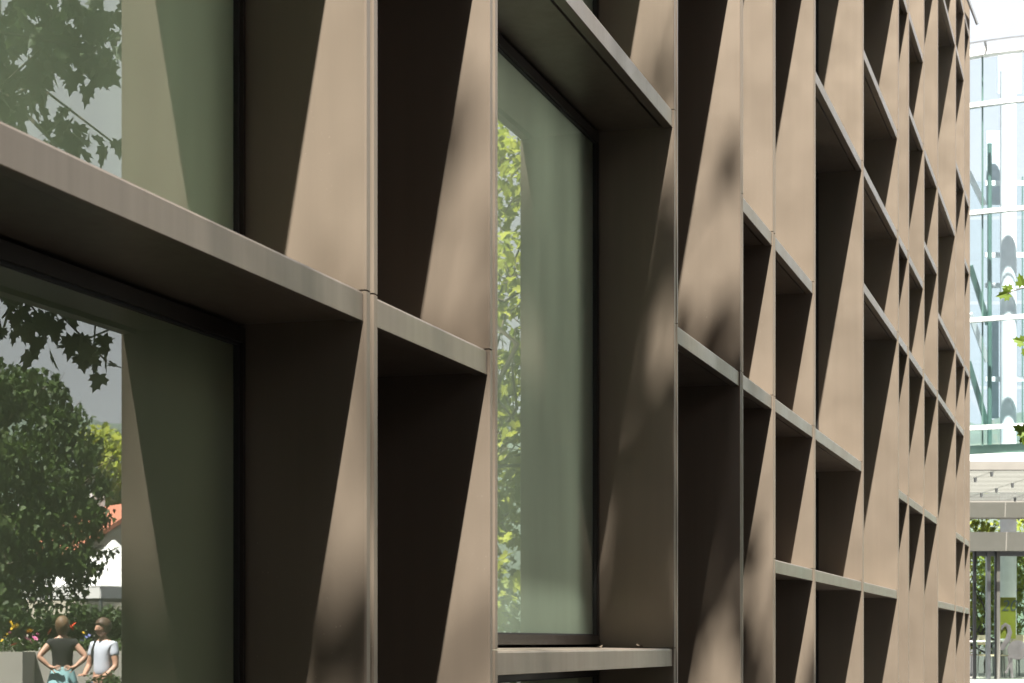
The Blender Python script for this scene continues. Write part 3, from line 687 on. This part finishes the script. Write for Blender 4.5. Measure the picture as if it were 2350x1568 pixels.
# wooded hill beyond the town, faded by the air between
hv, hf = [], []; nx, ny = 120, 10
for j in range(ny + 1):
    for i in range(nx + 1):
        an = R(-75 + 80 * i / nx); rr = 820 + 260 * j / ny
        hgt = (128 + 9 * math.sin(i * .21 + 1) + 4 * math.sin(i * .73) + 2 * math.sin(i * 1.9)) * math.sin(j / ny * math.pi / 2) ** .8 * (1 + .04 * math.sin(i * .5 + j))
        hv.append((rr * math.cos(an), rr * math.sin(an), hgt - 2))
for j in range(ny):
    for i in range(nx): q = j * (nx + 1) + i; hf.append((q, q + 1, q + nx + 2, q + nx + 1))
tag(link('hill', mesh('hill', hv, hf, True), simple('hill_forest', (.035, .055, .03), .95, 0, .35, .06)), kind='structure')
hz_m = bpy.data.materials.new('haze_air'); hz_m.use_nodes = True; t_ = hz_m.node_tree; t_.nodes.clear()
ho_ = t_.nodes.new('ShaderNodeOutputMaterial'); pv_ = t_.nodes.new('ShaderNodeVolumePrincipled')
pv_.inputs['Color'].default_value = (.75, .84, .95, 1); pv_.inputs['Density'].default_value = .00022; pv_.inputs['Anisotropy'].default_value = .2
t_.links.new(pv_.outputs[0], ho_.inputs['Volume'])
tag(MB().box(-600, 1200, -1200, 400, -2.2, 160).build('haze', hz_m), 'pale summer haze over the town', 'haze', kind='stuff')

# ------------------------------------------------------------------ round glass building beyond the facade
D0 = 36.0
def zy(y, D): return CZ + (HZ - y) / F * D
RC = 5.2; ctr = P(2392, HZ, D0 + RC); ctr.z = 0
rot = empty('round_glass_building', ctr, PHI - R(90))           # local x = right in view, local y = away
bands = [zy(y, D0) for y in (973, 721, 470, 219)]; zroof = zy(88, D0)
def arc(mb, r0, r1, z0, z1, a0, a1, n):
    b = len(mb.v)
    for i in range(n + 1):
        a = a0 + (a1 - a0) * i / n; c, s_ = math.cos(a), math.sin(a)
        mb.v += [(r0 * c, r0 * s_, z0), (r1 * c, r1 * s_, z0), (r1 * c, r1 * s_, z1), (r0 * c, r0 * s_, z1)]
    for i in range(n):
        for k in range(4): mb.f.append((b + i * 4 + k, b + i * 4 + (k + 1) % 4, b + i * 4 + 4 + (k + 1) % 4, b + i * 4 + 4 + k))
    if abs(a1 - a0) < 6.2: mb.f += [(b, b + 3, b + 2, b + 1), (b + n * 4, b + n * 4 + 1, b + n * 4 + 2, b + n * 4 + 3)]
    return mb
zs = [zy(1015, D0)] + bands + [zroof - .15]
for z in bands:
    arc(MB(), RC - .05, RC + .09, z - .042, z + .042, -math.pi, 0, 40).build('transom', m_white, rot)
arc(MB(), RC - .1, RC + .12, zroof - .15, zroof, -math.pi, 0, 40).build('roof_edge', m_white, rot)
arc(MB(), RC + .25, RC + .28, zroof + .045, zroof + .075, -math.pi, 0, 40).build('roof_rail', m_grey, rot)
for k in range(24): MB().tube([((RC + .1) * math.cos(k * math.pi / 12 + .045), (RC + .1) * math.sin(k * math.pi / 12 + .045), zroof - .08), ((RC + .26) * math.cos(k * math.pi / 12 + .045), (RC + .26) * math.sin(k * math.pi / 12 + .045), zroof + .06)], .025, 6).build('roof_bracket', m_grey, rot)
nseg = 20; off = R(7.3)
for z0, z1 in zip(zs[:-1], zs[1:]):
    for k in range(nseg):
        a0, a1 = off + 2 * math.pi * k / nseg, off + 2 * math.pi * (k + 1) / nseg
        mb = MB(); n = 5
        for i in range(n + 1):
            a = a0 + .003 + (a1 - a0 - .006) * i / n
            mb.v += [(RC * math.cos(a), RC * math.sin(a), z0 + .043), (RC * math.cos(a), RC * math.sin(a), z1 - .043)]
        for i in range(n): mb.f.append((2 * i, 2 * i + 2, 2 * i + 3, 2 * i + 1))
        mb.build('glass_pane', m_clear, rot, True)
for k in range(nseg):
    a0 = off + 2 * math.pi * k / nseg
    MB().tube([((RC - .03) * math.cos(a0), (RC - .03) * math.sin(a0), zs[0]), ((RC - .03) * math.cos(a0), (RC - .03) * math.sin(a0), zroof - .1)], .018, 6).build('mullion', m_green, rot)
def lx(px, D): return (px - CX) / F * D - (2392 - CX) / F * (D0 + RC)
def ly(D): return D - (D0 + RC)
for px, D in ((2314, 38.0), (2402, 38.6)):
    MB().lathe([(.165, 0), (.165, zroof - .02)], 20, (lx(px, D), ly(D), 0)).build('column', m_column, rot, True)
MB().tube([(lx(2271, 37), ly(37), zs[0]), (lx(2271, 37), ly(37), zy(330, 37))], .045, 6).build('inner_post', m_green, rot)
for a, b_ in (((2226, 610), (2268, 745)), ((2226, 720), (2266, 830)), ((2222, 830), (2268, 985)), ((2222, 395), (2258, 470))):  # solid bars standing in for diagonal reflections in the curved glass
    MB().tube([(lx(a[0], 37.6), ly(37.6), zy(a[1], 37.6)), (lx(b_[0], 37.9), ly(37.9), zy(b_[1], 37.9))], .07, 4).build('reflection_bar', m_green if b_[1] in (745, 985) else m_column, rot)
for y in (585, 655, 870, 420): MB().box(lx(2262, 38.3), lx(2420, 38.3), ly(38.3), ly(38.35), zy(y, 38.3) - .05, zy(y, 38.3) + .05).build('gallery_beam', m_column, rot)
for y0, y1, px0, px1 in ((300, 470, 2264, 2296), (735, 960, 2268, 2292), (110, 215, 2290, 2345)): MB().box(lx(px0, 38.9), lx(px1, 38.9), ly(38.9), ly(38.93), zy(y1, 38.9), zy(y0, 38.9)).build('interior_screen', m_screen, rot)
arc(MB(), .02, RC - .08, zs[0] - .16, zs[0] + .02, 0, 2 * math.pi, 60).build('floor_slab', m_green, rot)
arc(MB(), RC - .02, RC + .06, zy(1066, D0), zs[0] - .17, 0, 2 * math.pi, 60).build('spandrel', m_white, rot)
tag(rot, 'round glass building with white transoms rising beyond the bronze facade', 'building')
# entrance canopy of glass on a pale beam
can = empty('glass_canopy', P(2330, HZ, 30) * 1, PHI - R(90)); can.location.z = 0
def U(px, D): return (px - 2330) / F * D
zc0, zc1 = zy(1079, 29.1), zy(1152, D0)
MB().box(U(2150, 29.1), 2.2, -.95, -.8, zc0, zc0 + .11).build('front_beam', m_beige, can)
m_cang, t_, b_c = new_mat('frosted_canopy_glass'); b_c.inputs['Base Color'].default_value = (.3, .3, .29, 1); b_c.inputs['Roughness'].default_value = .25
tl_ = N(t_, 'ShaderNodeBsdfTranslucent', Color=(.22, .22, .21, 1)); tp_ = N(t_, 'ShaderNodeBsdfTransparent', Color=(.9, .92, .9, 1)); m1_ = N(t_, 'ShaderNodeMixShader'); m2_ = N(t_, 'ShaderNodeMixShader')
m1_.inputs[0].default_value = .6; m2_.inputs[0].default_value = .62
t_.links.new(b_c.outputs[0], m1_.inputs[1]); t_.links.new(tl_.outputs[0], m1_.inputs[2]); t_.links.new(m1_.outputs[0], m2_.inputs[1]); t_.links.new(tp_.outputs[0], m2_.inputs[2]); t_.links.new(m2_.outputs[0], t_.nodes['Material Output'].inputs['Surface'])
for k in range(4):
    x0 = -1.35 + k * .9
    MB().box(x0, x0 + .885, -.79, 5.6, zc0 + .02, zc0 + .034).build('glass_pane', m_cang, can)
    for q in range(6):
        MB().tube([(x0 + .89, -.3 + q * 1.05, zc0 - .05), (x0 + .89, -.3 + q * 1.05, zc0 + .03)], [.02, .03], 8).build('fixing', m_grey, can)
for q in range(7): MB().box(-1.36, 2.2, -.3 + q * .85, -.25 + q * .85, zc0 + .12, zc0 + .2).build('rafter', m_beige, can)
MB().box(-2.6, 2.2, 5.62, 6.1, zy(1191, D0), zy(1153, D0)).build('rear_beam', m_beige, can)
for x in (-1.2, 1.9): MB().tube([(x, 5.86, 0), (x, 5.86, zy(1191, D0))], .09, 12).build('post', m_white, can)
tag(can, 'glass entrance canopy with round fixings in front of the round building', 'canopy')
# shop front
sf = empty('shop_front', P(2330, HZ, D0 - .3), PHI - R(90)); sf.location.z = 0
DS = D0 - .3
def us(px): return (px - 2330) / F * DS
zt, zd, zb = zy(1223, DS), zy(1266, DS), zy(1559, DS)
MB().box(-2.6, 2.0, -.25, .15, zd, zt).build('lintel_beam', m_beige, sf)
MB().box(-2.6, 2.0, -.4, .3, 0, zb).build('plinth', m_white, sf)
for px, w_, m_, in ((2236, .045, m_gasket), (2267, .07, m_grey), (2289, .065, m_beige), (2284, .02, m_gasket), (2440, .06, m_beige)):
    MB().box(us(px) - w_ / 2, us(px) + w_ / 2, -.06 - w_ * .3, .05, zb + .001, zd - .001).build('mullion', m_, sf)
MB().box(us(2236), 2.0, -.03, .04, zd - .09, zd - .002).build('head_frame', m_grey, sf)
for a, b_ in ((2239, 2262), (2272, 2282), (2294, 2435)):
    MB().box(us(a) + .003, us(b_) - .003, -.006, .006, zb + .002, zd - .092).build('glass_pane', m_door, sf)
m_poster = simple('yellow_poster', (.42, .37, .05), .7, 0, .1, 3)
ps = MB().box(us(2297), us(2333), .05, .056, zy(1466, DS), zy(1371, DS)).build('poster', m_poster, sf); ps['label'] = 'yellow poster with grey numerals'
fc = bpy.data.curves.new('numerals', 'FONT'); fc.body = '20'; fc.size = .3; fc.extrude = .002; fc.shear = .25
fo = bpy.data.objects.new('numerals', fc); COL.objects.link(fo); fo.parent = ps; fo.location = (us(2299), .046, zy(1402, DS)); fo.rotation_euler = (R(90), 0, 0); fc.materials.append(m_grey)
dg = bpy.context.evaluated_depsgraph_get(); nm = bpy.data.meshes.new_from_object(fo.evaluated_get(dg))
n2 = bpy.data.objects.new('numerals', nm); COL.objects.link(n2); n2.parent = ps; n2.location = fo.location; n2.rotation_euler = fo.rotation_euler; bpy.data.objects.remove(fo)
n2.name = 'numerals'
m_pink = simple('pink_window_print', (.55, .36, .48), .7, 0, .2, 5)
fl = MB()
neck = [(2299, 1492), (2303, 1483), (2313, 1468), (2318, 1452), (2315, 1438), (2308, 1433), (2301, 1438), (2299, 1446)]
fl.tube([(us(a), .018, zy(b_, DS)) for a, b_ in neck], [.03, .05, .05, .045, .04, .035, .03, .012], 8)
for i in range(len(fl.v)): fl.v[i] = (fl.v[i][0], .018 + (fl.v[i][1] - .018) * .12, fl.v[i][2])
fl.ball((us(2336), .018, zy(1492, DS)), (.2, .008, .19), 16, 10)
fl.tube([(us(2318), .018, zy(1505, DS)), (us(2324), .018, zy(1556, DS))], [.05, .02], 6); fl.tube([(us(2322), .018, zy(1510, DS)), (us(2312), .018, zy(1540, DS)), (us(2308), .018, zy(1545, DS))], [.03, .02, .03], 6)
for i in range(len(fl.v)): fl.v[i] = (fl.v[i][0], min(max(fl.v[i][1], .010), .026), fl.v[i][2])
o_ = fl.build('window_print', m_pink, sf); o_['label'] = 'pink wading-bird print on the shop glass'
tag(sf, 'glazed shop front under a pale beam at the foot of the round building', 'shop front')
# cafe furniture seen through the glass
m_wood = simple('pale_wood', (.55, .45, .32), .6)
def cafe_table(px, D, label):
    c = P(px, HZ, D); c.z = zb; root = empty('cafe_table', c, PHI - R(90))
    MB().box(-.38, .38, -.38, .38, .72, .75).build('table_top', m_white, root)
    for sx in (-1, 1):
        for sy in (-1, 1): MB().tube([(sx * .34, sy * .34, 0), (sx * .32, sy * .32, .72)], .018, 6).build('leg', m_grey, root)
    tag(root, label, 'table', 'cafe tables behind the shop glass')
def cafe_chair(px, D, rz, label):
    c = P(px, HZ, D); c.z = zb; root = empty('cafe_chair', c, rz)
    MB().box(-.21, .21, -.2, .2, .43, .46).build('seat', m_wood, root)
    MB().box(-.2, .2, .19, .215, .66, .86).build('backrest', m_wood, root)
    for sx in (-1, 1):
        MB().tube([(sx * .19, -.18, 0), (sx * .18, -.17, .43)], .014, 6).build('leg', m_grey, root)
        MB().tube([(sx * .19, .22, 0), (sx * .18, .2, .44), (sx * .17, .205, .86)], .014, 6).build('leg', m_grey, root)
    tag(root, label, 'chair', 'cafe chairs behind the shop glass')
tag(MB().box(U(2150, 36), 3.2, .0, 7, 0, 1).build('terrace', m_conc), kind='structure')
tr_ = bpy.data.objects['terrace']; tr_.location = P(2330, HZ, D0); tr_.location.z = zb - 1.002; tr_.rotation_euler = (0, 0, PHI - R(90))
cafe_table(2252, 38.2, 'white cafe table behind the left glass of the shop front'); cafe_table(2312, 38.6, 'white cafe table behind the pink window print'); cafe_table(2345, 37.6, 'white cafe table at the right edge behind the shop glass')
cafe_chair(2276, 38.0, .6, 'wooden cafe chair between the two left tables'); cafe_chair(2326, 37.3, 2.2, 'wooden cafe chair behind the print, right of the poster'); cafe_chair(2244, 39.6, 3.4, 'wooden cafe chair furthest left behind the glass')
# trees behind the entrance, also standing in for greenery reflected in the shop glass
for n_, (px, D, h, s_) in enumerate(((2205, 47, 5.4, 1.2), (2262, 46, 5.0, 1.3), (2325, 48, 5.4, 1.3), (2390, 46.5, 5.2, 1.3))):
    c = P(px, HZ, D); c.z = 0
    tree('courtyard_tree', ('courtyard tree %s, also standing in for reflected greenery' % ('hidden at the facade end', 'behind the left door glass', 'behind the poster and canopy gap', 'at the right edge behind the shop glass')[n_]), c, 1.4, .1,
         [((c.x + random.uniform(-.8, .8), c.y + random.uniform(-.9, .9), zz), s_ * random.uniform(.45, .65)) for zz in np.linspace(1.6, h - .7, 8)], .13, 130, m_leaf_yl, twigs=False, group='courtyard trees')
# slanting rod at the roof of the bronze building
a, b_ = P(2243, 56, 22.6), P(2190, -85, 22.6)
rod = empty('roof_rod', b_)
MB().tube([tuple(b_ - rod.location), tuple(a - rod.location)], .018, 8).build('rod', m_grey, rod)
tag(rod, 'thin dark slanting rod against the white sky at the facade top', 'rod')

# dry leaves and crumbs lying on the ledge of the tall window
m_dry = simple('dry_leaf', (.05, .035, .02), .8)
for n_, (x, y, sz, lb) in enumerate(((XR[3] + .07, .2, .05, 'curled dry leaf on the window ledge beside the left fin'), (XR[4] - FW - .62, .13, .022, 'small dark crumb of leaf midway along the window ledge'), (XR[4] - FW - .3, .07, .03, 'small dry leaf near the right end of the window ledge'))):
    dl = link('dry_leaf', mesh('dry_leaf', [(v[0], v[1], v[2] * 2.2 + .22) for v in LEAF_HI[0]], LEAF_HI[1]), m_dry); dl.location = (x, y, ZK[0] + .004); dl.scale = (sz,) * 3; dl.rotation_euler = (0, .2, n_ * 2.1)
    tag(dl, lb, 'leaf')
